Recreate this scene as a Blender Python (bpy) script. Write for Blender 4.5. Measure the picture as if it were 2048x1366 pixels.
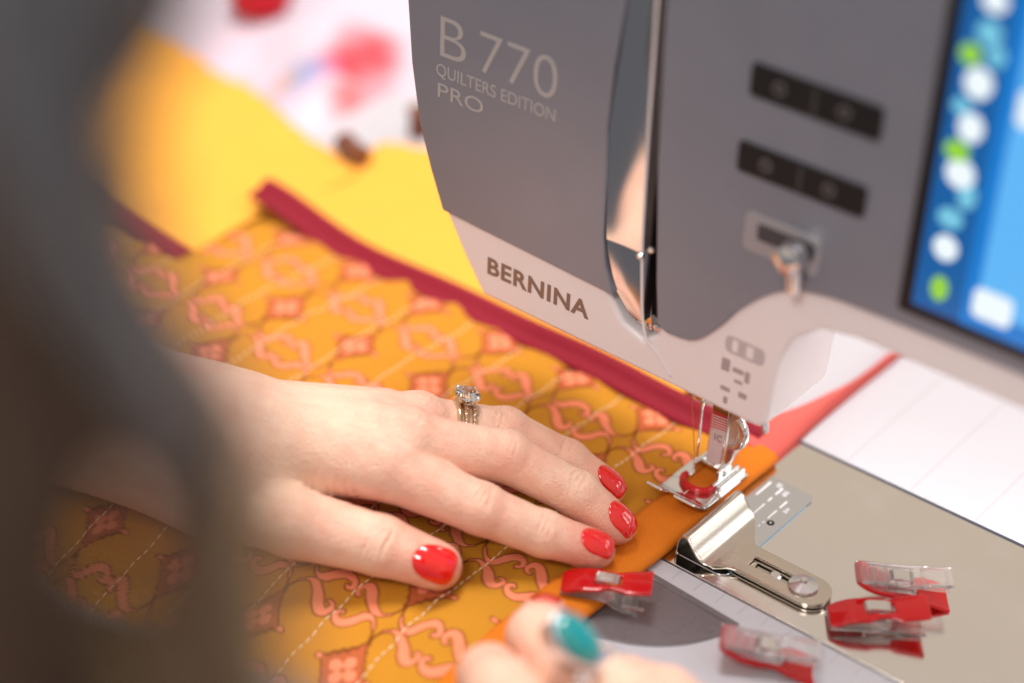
import bpy, bmesh, math, random
import numpy as np
from mathutils import Vector, Matrix, noise

random.seed(7); np.random.seed(7)
S = 0.01                      # everything below is written in centimetres
SC = bpy.context.scene
COL = SC.collection
for o in list(bpy.data.objects): bpy.data.objects.remove(o)

# ------------------------------------------------------------------ camera
PITCH, YAW, ROLL = map(math.radians, (33.6, 37.7, 2.5))
FPX, DIST = 4000.0, 66.0
_f = np.array([-math.sin(YAW)*math.cos(PITCH), math.cos(YAW)*math.cos(PITCH), -math.sin(PITCH)])
_r = np.array([math.cos(YAW), math.sin(YAW), 0.0]); _u = np.cross(_r, _f)
_c, _s = math.cos(ROLL), math.sin(ROLL)
CM = np.array([_c*_r+_s*_u, -_s*_r+_c*_u, _f])
def ray(q): return np.array([(q[0]-1024)/FPX, -(q[1]-683)/FPX, 1.0]) @ CM
CAM = np.array([0, 0, .4]) - ray((1390, 950))*DIST
def at(q, axis, val):          # measured photo point -> point of a known plane of the machine
    d = ray(q); return CAM + d*((val-CAM[axis])/d[axis])
def dep(q, d): return CAM + ray(q)*d

cam = bpy.data.cameras.new('camera'); camo = bpy.data.objects.new('camera', cam); COL.objects.link(camo)
mw = Matrix.Identity(4)
for i in range(3):
    mw[i][0] = CM[0][i]; mw[i][1] = CM[1][i]; mw[i][2] = -CM[2][i]; mw[i][3] = CAM[i]*S
camo.matrix_world = mw
cam.sensor_width = 36; cam.lens = FPX/2048*36
cam.clip_start = 0.01; cam.clip_end = 30
cam.dof.use_dof = True; cam.dof.focus_distance = 63.2*S; cam.dof.aperture_fstop = 2.95
cam.dof.aperture_blades = 0
SC.camera = camo

# ------------------------------------------------------------------ light
w = bpy.data.worlds.new('World'); SC.world = w; w.use_nodes = True
nt = w.node_tree; bg = nt.nodes['Background']
tc = nt.nodes.new('ShaderNodeTexCoord'); sep = nt.nodes.new('ShaderNodeSeparateXYZ')
rp = nt.nodes.new('ShaderNodeValToRGB')
mp = nt.nodes.new('ShaderNodeMapRange'); mp.inputs['From Min'].default_value = -1
nt.links.new(tc.outputs['Generated'], sep.inputs[0]); nt.links.new(sep.outputs['Z'], mp.inputs['Value'])
nt.links.new(mp.outputs['Result'], rp.inputs['Fac']); nt.links.new(rp.outputs['Color'], bg.inputs['Color'])
rp.color_ramp.elements[0].position = .30; rp.color_ramp.elements[0].color = (.22, .22, .245, 1)
rp.color_ramp.elements[1].position = 1.0; rp.color_ramp.elements[1].color = (.95, .95, .97, 1)
e = rp.color_ramp.elements.new(.55); e.color = (.66, .63, .62, 1)
e = rp.color_ramp.elements.new(.78); e.color = (1.22, 1.0, .80, 1)
bg.inputs['Strength'].default_value = 0.56

def area(name, loc, target, size, power, col=(1, 1, 1), sy=None):
    l = bpy.data.lights.new(name, 'AREA'); l.energy = power; l.color = col; l.size = size*S
    if sy: l.shape = 'RECTANGLE'; l.size_y = sy*S
    o = bpy.data.objects.new(name, l); COL.objects.link(o)
    o.location = Vector(loc)*S
    o.rotation_euler = (Vector(target)-Vector(loc)).to_track_quat('-Z', 'Y').to_euler()
    return o
area('ceiling_light', (-28, 22, 165), (-4, -2, 0), 55, 33, (1, .965, .93))
area('window_light', (80, 100, 78), (0, 0, 0), 80, 5, (.93, .96, 1))
area('front_fill_light', (30, -130, 150), (0, 0, 5), 45, 12, (1, .97, .94))  # added fill from the camera side, brightens the front faces
SC.view_settings.view_transform = 'Standard'; SC.view_settings.look = 'None'
SC.view_settings.exposure = 0.0; SC.view_settings.gamma = 1.0

# ------------------------------------------------------------------ helpers
def lin(r, g, b):
    f = lambda c: (c/255/12.92) if c/255 <= .04045 else ((c/255+.055)/1.055)**2.4
    return (f(r), f(g), f(b), 1)
def mat(name, col, rough=.5, metal=0, bump=None, var=0, **kw):
    m = bpy.data.materials.new(name); m.use_nodes = True
    n = m.node_tree; p = n.nodes['Principled BSDF']
    p.inputs['Base Color'].default_value = col
    p.inputs['Roughness'].default_value = rough; p.inputs['Metallic'].default_value = metal
    for k, v in kw.items(): p.inputs[k.replace('_', ' ')].default_value = v
    if var:
        tcn = n.nodes.new('ShaderNodeTexCoord'); nz = n.nodes.new('ShaderNodeTexNoise'); nz.inputs['Scale'].default_value = 60
        nz.inputs['Detail'].default_value = 6
        hs = n.nodes.new('ShaderNodeHueSaturation'); mr = n.nodes.new('ShaderNodeMapRange')
        mr.inputs['To Min'].default_value = 1-var; mr.inputs['To Max'].default_value = 1+var
        hs.inputs['Color'].default_value = col
        n.links.new(tcn.outputs['Object'], nz.inputs['Vector']); n.links.new(nz.outputs['Fac'], mr.inputs['Value'])
        n.links.new(mr.outputs['Result'], hs.inputs['Value']); n.links.new(hs.outputs['Color'], p.inputs['Base Color'])
    if bump:
        tcn = n.nodes.new('ShaderNodeTexCoord'); nz = n.nodes.new('ShaderNodeTexNoise'); nz.inputs['Scale'].default_value = bump[0]
        nz.inputs['Detail'].default_value = 4
        b = n.nodes.new('ShaderNodeBump'); b.inputs['Strength'].default_value = bump[1]; b.inputs['Distance'].default_value = .0005
        n.links.new(tcn.outputs['Object'], nz.inputs['Vector']); n.links.new(nz.outputs['Fac'], b.inputs['Height'])
        n.links.new(b.outputs['Normal'], p.inputs['Normal'])
    return m
def weave(m, scale=1900, strength=.5, rot=0.0):
    n = m.node_tree; p = n.nodes['Principled BSDF']
    tcn = n.nodes.new('ShaderNodeTexCoord'); mpn = n.nodes.new('ShaderNodeMapping')
    mpn.inputs['Rotation'].default_value[2] = rot
    n.links.new(tcn.outputs['Object'], mpn.inputs['Vector'])
    ws = []
    for d in ('X', 'Y'):
        wv = n.nodes.new('ShaderNodeTexWave'); wv.bands_direction = d; wv.inputs['Scale'].default_value = scale/6.0
        wv.inputs['Distortion'].default_value = .6; wv.inputs['Detail'].default_value = 1
        n.links.new(mpn.outputs['Vector'], wv.inputs['Vector']); ws.append(wv)
    mx = n.nodes.new('ShaderNodeMath'); mx.operation = 'MULTIPLY'
    n.links.new(ws[0].outputs['Fac'], mx.inputs[0]); n.links.new(ws[1].outputs['Fac'], mx.inputs[1])
    b = n.nodes.new('ShaderNodeBump'); b.inputs['Strength'].default_value = strength; b.inputs['Distance'].default_value = .0004
    p.inputs['Specular IOR Level'].default_value = .2
    n.links.new(mx.outputs[0], b.inputs['Height']); n.links.new(b.outputs['Normal'], p.inputs['Normal'])
    return m

def obj(name, verts, faces, m=None, parent=None, smooth=False):
    me = bpy.data.meshes.new(name)
    v = np.asarray(verts, dtype=np.float32)*S
    if isinstance(faces, np.ndarray) and faces.ndim == 2:
        n, k = faces.shape
        me.vertices.add(len(v)); me.vertices.foreach_set('co', v.ravel())
        me.loops.add(n*k); me.loops.foreach_set('vertex_index', faces.astype(np.int32).ravel())
        me.polygons.add(n); me.polygons.foreach_set('loop_start', np.arange(0, n*k, k, dtype=np.int32))
        me.update(calc_edges=True); me.validate()
    else:
        me.from_pydata([tuple(map(float, p)) for p in v], [], [tuple(f) for f in faces])
    if m: me.materials.append(m)
    if smooth: me.polygons.foreach_set('use_smooth', [True]*len(me.polygons))
    o = bpy.data.objects.new(name, me); COL.objects.link(o)
    if parent: o.parent = parent
    return o
def thing(name, label, cat, group=None, loc=(0, 0, 0)):
    o = bpy.data.objects.new(name, None); COL.objects.link(o); o.empty_display_size = .01
    o.location = Vector(loc)*S
    o['label'] = label; o['category'] = cat
    if group: o['group'] = group
    return o
def bevel(o, wdt, seg=3, ang=40):
    b = o.modifiers.new('bevel', 'BEVEL'); b.width = wdt*S; b.segments = seg; b.limit_method = 'ANGLE'; b.angle_limit = math.radians(ang)
    o.data.polygons.foreach_set('use_smooth', [True]*len(o.data.polygons))
    wn = o.modifiers.new('wn', 'WEIGHTED_NORMAL'); wn.keep_sharp = True
    return o
def prism(name, poly, a, b, axis, m, parent=None, bev=0, seg=3):
    """polygon (2D) extruded between a and b on an axis (0 x, 1 y, 2 z)"""
    n = len(poly); v = []
    for h in (a, b):
        for p in poly:
            q = [0, 0, 0]; oth = [i for i in range(3) if i != axis]
            q[oth[0]], q[oth[1]], q[axis] = p[0], p[1], h
            v.append(q)
    F = [tuple(range(n)), tuple(range(2*n-1, n-1, -1))]
    for i in range(n): F.append((i, i+n, (i+1) % n+n, (i+1) % n))
    o = obj(name, v, F, m, parent)
    bm = bmesh.new(); bm.from_mesh(o.data); bmesh.ops.recalc_face_normals(bm, faces=bm.faces); bm.to_mesh(o.data); bm.free()
    if bev: bevel(o, bev, seg)
    return o
def box(name, lo, hi, m, parent=None, bev=0):
    return prism(name, [(lo[0], lo[1]), (hi[0], lo[1]), (hi[0], hi[1]), (lo[0], hi[1])], lo[2], hi[2], 2, m, parent, bev)
def rrect(x0, y0, x1, y1, r, n=6):
    P = []
    for cx, cy, a0 in ((x1-r, y1-r, 0), (x0+r, y1-r, 90), (x0+r, y0+r, 180), (x1-r, y0+r, 270)):
        for i in range(n+1):
            a = math.radians(a0+90*i/n); P.append((cx+r*math.cos(a), cy+r*math.sin(a)))
    return P
def circ(cx, cy, r, n=32, r2=None, rot=0):
    r2 = r2 or r; out = []
    for i in range(n):
        a = 2*math.pi*i/n; x, y = r*math.cos(a), r2*math.sin(a)
        out.append((cx+x*math.cos(rot)-y*math.sin(rot), cy+x*math.sin(rot)+y*math.cos(rot)))
    return out
def spline(P, n):
    P = np.asarray(P, float); t = np.linspace(0, len(P)-1, n); out = []
    for q in t:
        i = min(int(q), len(P)-2); u = q-i
        p0 = P[max(i-1, 0)]; p1 = P[i]; p2 = P[i+1]; p3 = P[min(i+2, len(P)-1)]
        out.append(.5*((2*p1)+(-p0+p2)*u+(2*p0-5*p1+4*p2-p3)*u*u+(-p0+3*p1-3*p2+p3)*u**3))
    return np.array(out)
def tube_vf(path, rad, n=10, off=0, cap=True):
    path = np.asarray(path, float); k = len(path)
    rad = np.broadcast_to(np.asarray(rad, float), (k,))
    T = np.gradient(path, axis=0); T /= np.linalg.norm(T, axis=1)[:, None]+1e-9
    ref = np.array([0, 0, 1.0]) if abs(T[0][2]) < .8 else np.array([1.0, 0, 0])
    V = []; F = []
    nrm = np.cross(T[0], ref); nrm /= np.linalg.norm(nrm)
    for i in range(k):
        nrm = nrm-T[i]*np.dot(nrm, T[i]); nrm /= np.linalg.norm(nrm); bn = np.cross(T[i], nrm)
        for j in range(n):
            a = 2*math.pi*j/n; V.append(path[i]+rad[i]*(math.cos(a)*nrm+math.sin(a)*bn))
    for i in range(k-1):
        for j in range(n):
            F.append((off+i*n+j, off+i*n+(j+1) % n, off+(i+1)*n+(j+1) % n, off+(i+1)*n+j))
    if cap:
        F.append(tuple(off+j for j in range(n-1, -1, -1))); F.append(tuple(off+(k-1)*n+j for j in range(n)))
    return V, F
def tube(name, path, rad, m, parent=None, n=12):
    V, F = tube_vf(path, rad, n); return obj(name, V, F, m, parent, True)
def lathe(name, prof, center, axis, m, parent=None, n=40):
    axis = Vector(axis).normalized(); q = axis.to_track_quat('Z', 'Y'); V = []; F = []
    for r, h in prof:
        for j in range(n):
            a = 2*math.pi*j/n; V.append(tuple(Vector(center)+q @ Vector((r*math.cos(a), r*math.sin(a), h))))
    for i in range(len(prof)-1):
        for j in range(n): F.append((i*n+j, i*n+(j+1) % n, (i+1)*n+(j+1) % n, (i+1)*n+j))
    F.append(tuple(range(n-1, -1, -1))); F.append(tuple((len(prof)-1)*n+j for j in range(n)))
    o = obj(name, V, F, m, parent, True)
    es = o.modifiers.new('es', 'EDGE_SPLIT'); es.split_angle = math.radians(35)
    return o
def text(name, s, size, m, parent, origin, ux, uy, sx=1.0, offset=0.0, depth=.01, spacing=1.0):
    c = bpy.data.curves.new(name, 'FONT'); c.body = s; c.size = size*S; c.offset = offset*S; c.extrude = depth*S; c.space_character = spacing
    t = bpy.data.objects.new(name, c); COL.objects.link(t)
    dg = bpy.context.evaluated_depsgraph_get(); dg.update()
    me = bpy.data.meshes.new_from_object(t.evaluated_get(dg)); bpy.data.objects.remove(t)
    me.name = name; me.materials.clear(); me.materials.append(m)
    ux = Vector(ux).normalized(); uy = Vector(uy).normalized(); uz = ux.cross(uy)
    M = Matrix((ux*sx, uy, uz)).transposed().to_4x4(); M.translation = Vector(origin)*S
    me.transform(M)
    o = bpy.data.objects.new(name, me); COL.objects.link(o); o.parent = parent
    return o
def text_width(s, size, spacing=1.0):
    c = bpy.data.curves.new('t', 'FONT'); c.body = s; c.size = size; c.space_character = spacing
    t = bpy.data.objects.new('t', c); COL.objects.link(t); bpy.context.view_layer.update()
    d = t.dimensions.x; bpy.data.objects.remove(t); return d

# ------------------------------------------------------------------ materials
M = dict(
    white=mat('white_plastic', lin(242, 233, 234), .3, bump=(900, .04), var=.02),
    bed=mat('table_plastic', lin(186, 183, 189), .3, bump=(900, .05), var=.02),
    grey=mat('grey_satin_panel', lin(140, 142, 154), .33, .25, bump=(2500, .06), var=.02),
    black=mat('black_plastic', lin(28, 25, 25), .35),
    ink=mat('grey_print', lin(142, 112, 96), .5),
    silverink=mat('silver_print', lin(186, 184, 184), .4, .2),
    paleink=mat('pale_print', lin(205, 200, 204), .5),
    groove=mat('groove_line', lin(168, 163, 168), .6),
    seam=mat('dark_seam', lin(40, 46, 58), .5),
    smoke=mat('smoky_grey_plastic', lin(104, 96, 98), .22, var=.05, bump=(400, .05)),
    plate=mat('brushed_steel', (.82, .79, .76, 1), .11, 1.0),
    stitchplate=mat('stitch_plate_steel', (.70, .73, .78, 1), .16, 1.0),
    chrome=mat('chrome', (.82, .81, .80, 1), .08, 1.0),
    brass=mat('nickel_brass', (.66, .60, .52, 1), .24, 1.0, bump=(1200, .04), var=.06),
    satin=mat('satin_steel', (.74, .73, .72, 1), .2, 1.0, bump=(1500, .05)),
    whiteprint=mat('white_print', lin(240, 240, 244), .4),
    redprint=mat('red_print', lin(214, 60, 60), .5),
    orange=weave(mat('orange_cotton', lin(226, 124, 28), .75, var=.07), 3700, .7, .78),
    maroon=weave(mat('maroon_cotton', lin(136, 23, 42), .7, var=.06), 2000, .3),
    coral=weave(mat('coral_cotton', lin(214, 98, 90), .8, var=.05), 2000, .35),
    yellow=weave(mat('yellow_cotton', lin(242, 170, 66), .85, var=.03), 1800, .3),
    thread=mat('cream_thread', lin(246, 214, 170), .6),
    othread=mat('orange_thread', lin(214, 120, 40), .5),
    redgel=mat('red_translucent_plastic', lin(226, 16, 24), .12, Transmission_Weight=.45, IOR=1.5),
    clear=mat('clear_plastic', (.96, .945, .95, 1),   .06, Transmission_Weight=.93, IOR=1.47, Coat_Weight=.6),
    nail=mat('red_nail_lacquer', lin(226, 14, 9), .07, Coat_Weight=1.0, Coat_Roughness=.02, Specular_IOR_Level=.6),
    gold=mat('gold', (.83, .60, .38, 1), .16, 1.0),
    bezel=mat('satin_silver', (.80, .80, .83, 1), .35, 1.0),
    silver=mat('silver', (.86, .86, .88, 1), .15, 1.0),
    diamond=mat('diamond', (1, 1, 1, 1), .0, Transmission_Weight=1.0, IOR=1.9),
    turq=mat('teal_stone', lin(20, 140, 140), .08, var=.35, Coat_Weight=1.0),
    table=mat('pale_table_top', lin(232, 214, 194), .45, var=.04),
    hair=mat('dark_brown_hair', lin(84, 62, 48), .4, var=.25),
    sweater=weave(mat('slate_knit', lin(84, 84, 90), .9, var=.2, Sheen_Weight=.5), 500, .8),
    brown=mat('dark_wood', lin(120, 76, 58), .5, var=.2),
)
# brushed look of the bed plate: fine streaks along x
def streaks(m, amt):
    n = m.node_tree; p = n.nodes['Principled BSDF']
    t = n.nodes.new('ShaderNodeTexCoord'); k = n.nodes.new('ShaderNodeMapping'); k.inputs['Scale'].default_value = (40, 2500, 40)
    nz = n.nodes.new('ShaderNodeTexNoise'); nz.inputs['Scale'].default_value = 1; nz.inputs['Detail'].default_value = 5
    b = n.nodes.new('ShaderNodeBump'); b.inputs['Strength'].default_value = amt; b.inputs['Distance'].default_value = .0001
    n.links.new(t.outputs['Object'], k.inputs['Vector']); n.links.new(k.outputs['Vector'], nz.inputs['Vector'])
    n.links.new(nz.outputs['Fac'], b.inputs['Height']); n.links.new(b.outputs['Normal'], p.inputs['Normal'])
def smudge(m, r0, r1, sc):
    n = m.node_tree; p = n.nodes['Principled BSDF']; t = n.nodes.new('ShaderNodeTexCoord'); z = n.nodes.new('ShaderNodeTexNoise')
    z.inputs['Scale'].default_value = sc; z.inputs['Detail'].default_value = 7; k = n.nodes.new('ShaderNodeMapRange')
    k.inputs['From Min'].default_value = .3; k.inputs['From Max'].default_value = .7; k.inputs['To Min'].default_value = r0; k.inputs['To Max'].default_value = r1
    n.links.new(t.outputs['Object'], z.inputs['Vector']); n.links.new(z.outputs['Fac'], k.inputs['Value']); n.links.new(k.outputs['Result'], p.inputs['Roughness'])
smudge(M['plate'], .06, .2, 45); smudge(M['smoke'], .12, .4, 90); smudge(M['grey'], .3, .42, 60)
streaks(M['plate'], .16); streaks(M['stitchplate'], .05)

# ------------------------------------------------------------------ the setting
t = obj('table', [(-160, -9.2, -.5), (120, -9.2, -.5), (120, 160, -.5), (-160, 160, -.5)], [(0, 1, 2, 3)], M['table']); t['kind'] = 'structure'

# white extension table round the machine bed (a thing), with its rulings
et = thing('extension_table', 'white sewing machine extension table ruled with fine grid lines under the quilt', 'table')
et.location = Vector((0, 0, 0))
box('surface', (-33, 4.5, -.45), (34, 24, 0), M['bed'], et, .05)
box('surface', (-33, -9.0, -.45), (1.2, -3.85, -.02), M['bed'], et)
box('surface', (1.2, -16, -.45), (34, -3.85, -.02), M['bed'], et)
box('surface', (-33, -3.85, -.45), (-4.2, 4.5, -.03), M['bed'], et)
for i in range(-1, 10):
    x = .5+2.43*i+.2
    box('ruling', (x-.022, 4.62, -.1), (x+.022, 23, .003), M['groove'], et)
for i in range(0, 26):
    x = 2.22+.82*i
    box('tick_mark', (x-.018, -4.42, -.1), (x+.018, -3.88, -.017), M['groove'], et)
# smoky half-round window in front of the plate
P = [(-.6+0, -4.42), (5.05, -4.80)]
arc = [(1+4.12*math.cos(a), -4.1+4.12*math.sin(a)) for a in np.linspace(math.radians(-12), math.radians(-160), 40)]
prism('bobbin_window', [(-2.6, -4.42+.06), (4.98, -4.76)]+[p for p in arc if p[1] < -4.85], -.4, .03, 2, M['smoke'], et, .03)
tube('window_rim', [(-2.6, -4.62, .03), (5.0, -5.0, .03)], .035, M['smoke'], et, 8)

# ------------------------------------------------------------------ sewing machine
sm = thing('sewing_machine', 'grey and white sewing machine with touch screen, lever and steel needle plate', 'sewing machine')
box('bed_plate', (-4, -3.78, -.4), (26, 4.36, 0), M['plate'], sm, .03)
box('plate_gap', (-4, 4.35, -.44), (26, 4.51, -.012), M['seam'], sm)
sp = prism('stitch_plate', rrect(-3.4, -3.3, 3.44, 2.12, .35), -.2, .02, 2, M['stitchplate'], sm, .015)
rim = tube('plate_edge', [(3.44, y, .005) for y in np.linspace(-3, 1.8, 12)], .018, mat('blue_edge_reflection', lin(90, 150, 185), .2, .8), sp, 6)  # blue reflection on the plate edge, put in as colour
for x, ys in ((1.86, [(.91, 1.81), (-.14, .22), (-.6, -.3)]), (2.34, [(1.34, 1.78), (.87, 1.13), (-.33, .69), (-.62, -.45), (-1.3, -.78)]),
              (2.60, [(-1.28, -.79)]), (2.83, [(.84, 1.27), (.1, .65), (-.2, -.08), (-.45, -.33), (-1.31, -.78)])):
    for a, b in ys: box('guide_line', (x-.03, a, .01), (x+.03, b, .024), M['whiteprint'], sp)
for s_, x, y in (('5/8', 2.5, 1.72), ('20', 2.1, 1.95), ('4/8', 3.0, 1.0)):
    text('marking', s_, .22, M['whiteprint'], sp, (x, y, .023), (0, -1, 0), (1, 0, 0))
lathe('plate_screw', [(.13, 0), (.13, .01), (.1, .014), (.06, -.02)], (3.03, -.03, .02), (0, 0, 1), M['black'], sp, 24)
lathe('screw_ring', [(.06, 0), (.05, .02)], (3.03, -.03, .02), (0, 0, 1), M['satin'], sp, 16)
for yy in (-.42, -.62): box('guide_slit', (1.5, yy-.012, .012), (2.3, yy+.012, .0235), M['seam'], sp)

FY = -2.0    # front plane of head and arm
body = [(-7.66, 5.1), (3.2, 4.95), (3.48, 5.2), (3.55, 6.2), (3.62, 7.4), (4.0, 8.5), (4.8, 9.2), (6.0, 9.42), (34, 9.42), (34, 27), (-10.9, 27), (-10.95, 18), (-10.93, 14.6), (-10.75, 12.6), (-10.4, 10.6), (-9.9, 9.1), (-9.33, 7.67), (-8.5, 6.3)]
hs_ = prism('housing', body, FY, 1.5, 1, M['white'], sm)
cut = prism('cut', [(-3.1, 28), (-3.05, 9), (-2.62, 7.3), (-2.0, 6.5), (-1.2, 6.2), (-.75, 6.6), (-.75, 28)], FY-1, FY+1.0, 1, M['black'])
bo = hs_.modifiers.new('bo', 'BOOLEAN'); bo.operation = 'DIFFERENCE'; bo.object = cut; bo.solver = 'EXACT'
bpy.context.view_layer.update(); dg = bpy.context.evaluated_depsgraph_get()
me_ = bpy.data.meshes.new_from_object(hs_.evaluated_get(dg)); hs_.modifiers.clear(); hs_.data = me_; bpy.data.objects.remove(cut)
bevel(hs_, .32, 4)
box('rear_housing', (-8.5, 1.45, 6.4), (3.2, 1.9, 26.5), M['white'], sm, .1)
box('arm_rear', (10.5, 1.45, 9.5), (34, 10, 26.8), M['white'], sm, .6)
box('pillar', (24.5, -1.9, -.3), (34, 7.8, 10), M['white'], sm, .6)
lp = [(-10.86, 27), (-10.9, 18), (-10.88, 14.6), (-10.7, 12.6), (-10.35, 10.6), (-9.85, 9.1), (-9.30, 7.74), (-2.35, 7.42), (-2.72, 8.4), (-2.86, 9.3), (-2.92, 11.7), (-3.0, 13.0), (-2.9, 15), (-2.66, 17.1), (-2.4, 20), (-2.3, 27)]
prism('front_panel', lp, FY-.16, FY+.3, 1, M['grey'], sm, .05)
rpz = [(-1.35, 27), (-1.30, 17.5), (-1.12, 12.5), (-.8, 8.6), (-.62, 7.1), (-.25, 6.95)]
rpz += [tuple(p) for p in spline([(-.25, 6.95), (.7, 7.1), (1.5, 7.9), (2.3, 9.0), (3.34, 9.95), (4.6, 10.42), (6.2, 10.55), (9, 10.6)], 26)[1:]] + [(34, 10.6), (34, 27)]
prism('front_panel', rpz, FY-.16, FY+.3, 1, M['grey'], sm, .05)
mirror = [(-2.5, 27), (-2.6, 17.1), (-2.95, 13), (-2.86, 11), (-2.75, 9), (-2.42, 7.6), (-1.95, 6.9), (-1.5, 6.55), (-1.12, 6.42), (-1.2, 7.4), (-1.38, 8.6), (-1.47, 9.6), (-1.52, 12.75), (-1.62, 17), (-1.75, 27)]
def slot_strip(name, edges, tilt, bulge):
    V = []; F = []; k = 14
    for z, xl, xr in edges:
        for j in range(k):
            u = j/(k-1); x = xl+(xr-xl)*u
            V.append((x, FY-.10+tilt*(x+2.95)+bulge*math.sin(math.pi*u), z))
    for i in range(len(edges)-1):
        for j in range(k-1): a = i*k+j; F.append((a, a+1, a+k+1, a+k))
    return obj(name, V, F, M['chrome'], sm, True)
def lerp_edges(L, R_, zs): return [(z, float(np.interp(z, [q[1] for q in L], [q[0] for q in L])), float(np.interp(z, [q[1] for q in R_], [q[0] for q in R_]))) for z in zs]
EL = [(-1.14, 6.42), (-1.5, 6.55), (-1.95, 6.9), (-2.42, 7.6), (-2.75, 9.0), (-2.88, 11), (-2.97, 13), (-2.62, 17.1), (-2.45, 20), (-2.4, 27)]
ER = [(-1.12, 6.42), (-1.2, 7.4), (-1.38, 8.6), (-1.45, 9.2), (-1.5, 11), (-1.52, 12.75), (-1.62, 17), (-1.75, 27)]
slot_strip('thread_slot_plate', lerp_edges(EL, ER, np.linspace(9.25, 27, 40)), .02, .035)
slot_strip('thread_slot_tip', lerp_edges(EL, ER, np.linspace(6.43, 9.22, 24)), .24, -.02)
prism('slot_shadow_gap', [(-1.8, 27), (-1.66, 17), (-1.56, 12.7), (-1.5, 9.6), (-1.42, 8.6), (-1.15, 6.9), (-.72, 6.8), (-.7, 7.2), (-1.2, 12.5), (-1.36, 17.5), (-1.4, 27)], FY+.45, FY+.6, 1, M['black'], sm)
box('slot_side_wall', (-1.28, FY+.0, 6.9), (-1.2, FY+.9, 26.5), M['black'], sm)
V = [(-1.72, FY-.13, 27), (-1.6, FY-.13, 17), (-1.48, FY-.13, 11), (-1.36, FY-.12, 8.7), (-1.12, FY-.08, 6.6), (-.5, FY-.03, 5.9), (-.05, FY-.02, 5.36)]
tube('slot_seam_highlight', spline(V, 30), [.05]*20+[.04]*4+[.03]*6, M['white'], sm, 8)  # white tube drawn as the highlight along the slot edge and seam
lathe('slot_pin', [(.12, 0), (.12, .1), (.06, .16)], (-1.42, FY-.12, 9.25), (0, -1, 0), M['chrome'], sm, 16)
lathe('slot_pin', [(.1, 0), (.1, .1), (.05, .14)], (-1.05, FY-.12, 9.6), (0, -1, 0), M['chrome'], sm, 16)
lathe('slot_pin', [(.12, 0), (.12, .1), (.05, .14)], (-.66, FY-.04, 6.95), (0, -1, 0), M['chrome'], sm, 16)

# lettering
TX, TZ = (1, 0, 0), (0, 0, 1)
def label_text(name, s, x0, x1, z, h, m, y, offset=0.0, spacing=1.0):
    size = h/.70; wd = text_width(s, size, spacing)
    return text(name, s, size, m, sm, (x0, y, z), TX, TZ, (x1-x0)/wd, offset, .006, spacing)
label_text('lettering', 'B', -9.72, -8.62, 13.2, 1.42, M['silverink'], FY-.165, -.025)
label_text('lettering', '770', -8.05, -5.0, 13.2, 1.42, M['silverink'], FY-.165, -.025)
label_text('lettering', 'QUILTERS EDITION', -9.68, -4.95, 12.52, .42, M['silverink'], FY-.165)
label_text('lettering', 'PRO', -9.65, -7.8, 11.78, .5, M['silverink'], FY-.165)
label_text('lettering', 'BERNINA', -7.5, -3.42, 6.05, .6, M['ink'], FY-.012, .022, 1.08)

# button strips
for z0, z1, x0, x1 in ((15.75, 16.75, 1.72, 5.85), (13.35, 14.3, 1.58, 5.72)):
    st = prism('button_strip', rrect(x0, z0, x1, z1, .14), FY-.24, FY, 1, M['black'], sm, .03)
    zc = (z0+z1)/2; g = mat('button_glyph', lin(104, 100, 100), .5)
    for xc in (x0+.95, x0+3.0):
        prism('glyph', circ(xc, zc, .2, 20), FY-.25, FY-.2, 1, g, st)
        prism('glyph', circ(xc, zc, .12, 20), FY-.256, FY-.2, 1, M['black'], st)
    prism('divider', rrect((x0+x1)/2-.02, z0+.1, (x0+x1)/2+.02, z1-.1, .01), FY-.246, FY-.2, 1, g, st)
# needle-threader slider below
rec = prism('lever_frame', rrect(2.05, 10.95, 4.55, 12.2, .2), FY-.2, FY, 1, mat('frame_grey', lin(186, 184, 190), .3, .5), sm, .03)
prism('lever_slot', rrect(2.5, 11.42, 4.4, 11.95, .12), FY-.215, FY-.1, 1, mat('slot_grey', lin(70, 68, 72), .4), rec)
lathe('lever_knob', [(.2, 0), (.22, .2), (.42, .25), (.48, .45), (.42, .75), (.2, .9)], (3.95, FY-.2, 11.6), (0, -1, 0), M['chrome'], sm, 28)
lathe('lever_stem', [(.2, 0), (.22, .4), (.2, .9), (.1, 1.0)], (3.98, FY-.5, 11.35), (0.1, 0, -1), M['chrome'], sm, 20)

# touch screen
SX, SZ = 7.16, 11.12
scr = prism('touch_screen', rrect(SX, SZ, SX+13.5, SZ+13.5, .12), FY-.26, FY, 1, M['black'], sm, .04)
def emis(name, col, st):
    m = bpy.data.materials.new(name); m.use_nodes = True; p = m.node_tree.nodes['Principled BSDF']
    p.inputs['Base Color'].default_value = (.01, .01, .012, 1); p.inputs['Roughness'].default_value = .2
    p.inputs['Emission Color'].default_value = col; p.inputs['Emission Strength'].default_value = st
    return m
E_ = dict(dark=emis('screen_deep_blue', lin(8, 92, 160), 1), light=emis('screen_sky_blue', lin(96, 182, 246), 1.0), mid=emis('screen_blue', lin(12, 122, 206), 1.0),
          w=emis('screen_white', lin(236, 246, 250), 1.05), g=emis('screen_green', lin(150, 212, 60), 1), c=emis('screen_cyan', lin(120, 200, 225), 1))
def pane(name, x0, z0, x1, z1, m, y, r=.05, par=scr): return prism(name, rrect(x0, z0, x1, z1, r), y, FY-.2, 1, m, par)
pane('screen_glass', SX+.42, SZ+.36, SX+13, SZ+13.1, E_['dark'], FY-.268)
pane('screen_field', 9.02, SZ+.36, SX+13, SZ+13.0, E_['mid'], FY-.272)
pane('screen_field', 9.42, SZ+1.0, SX+13, SZ+12.9, E_['light'], FY-.276, .3)
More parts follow.
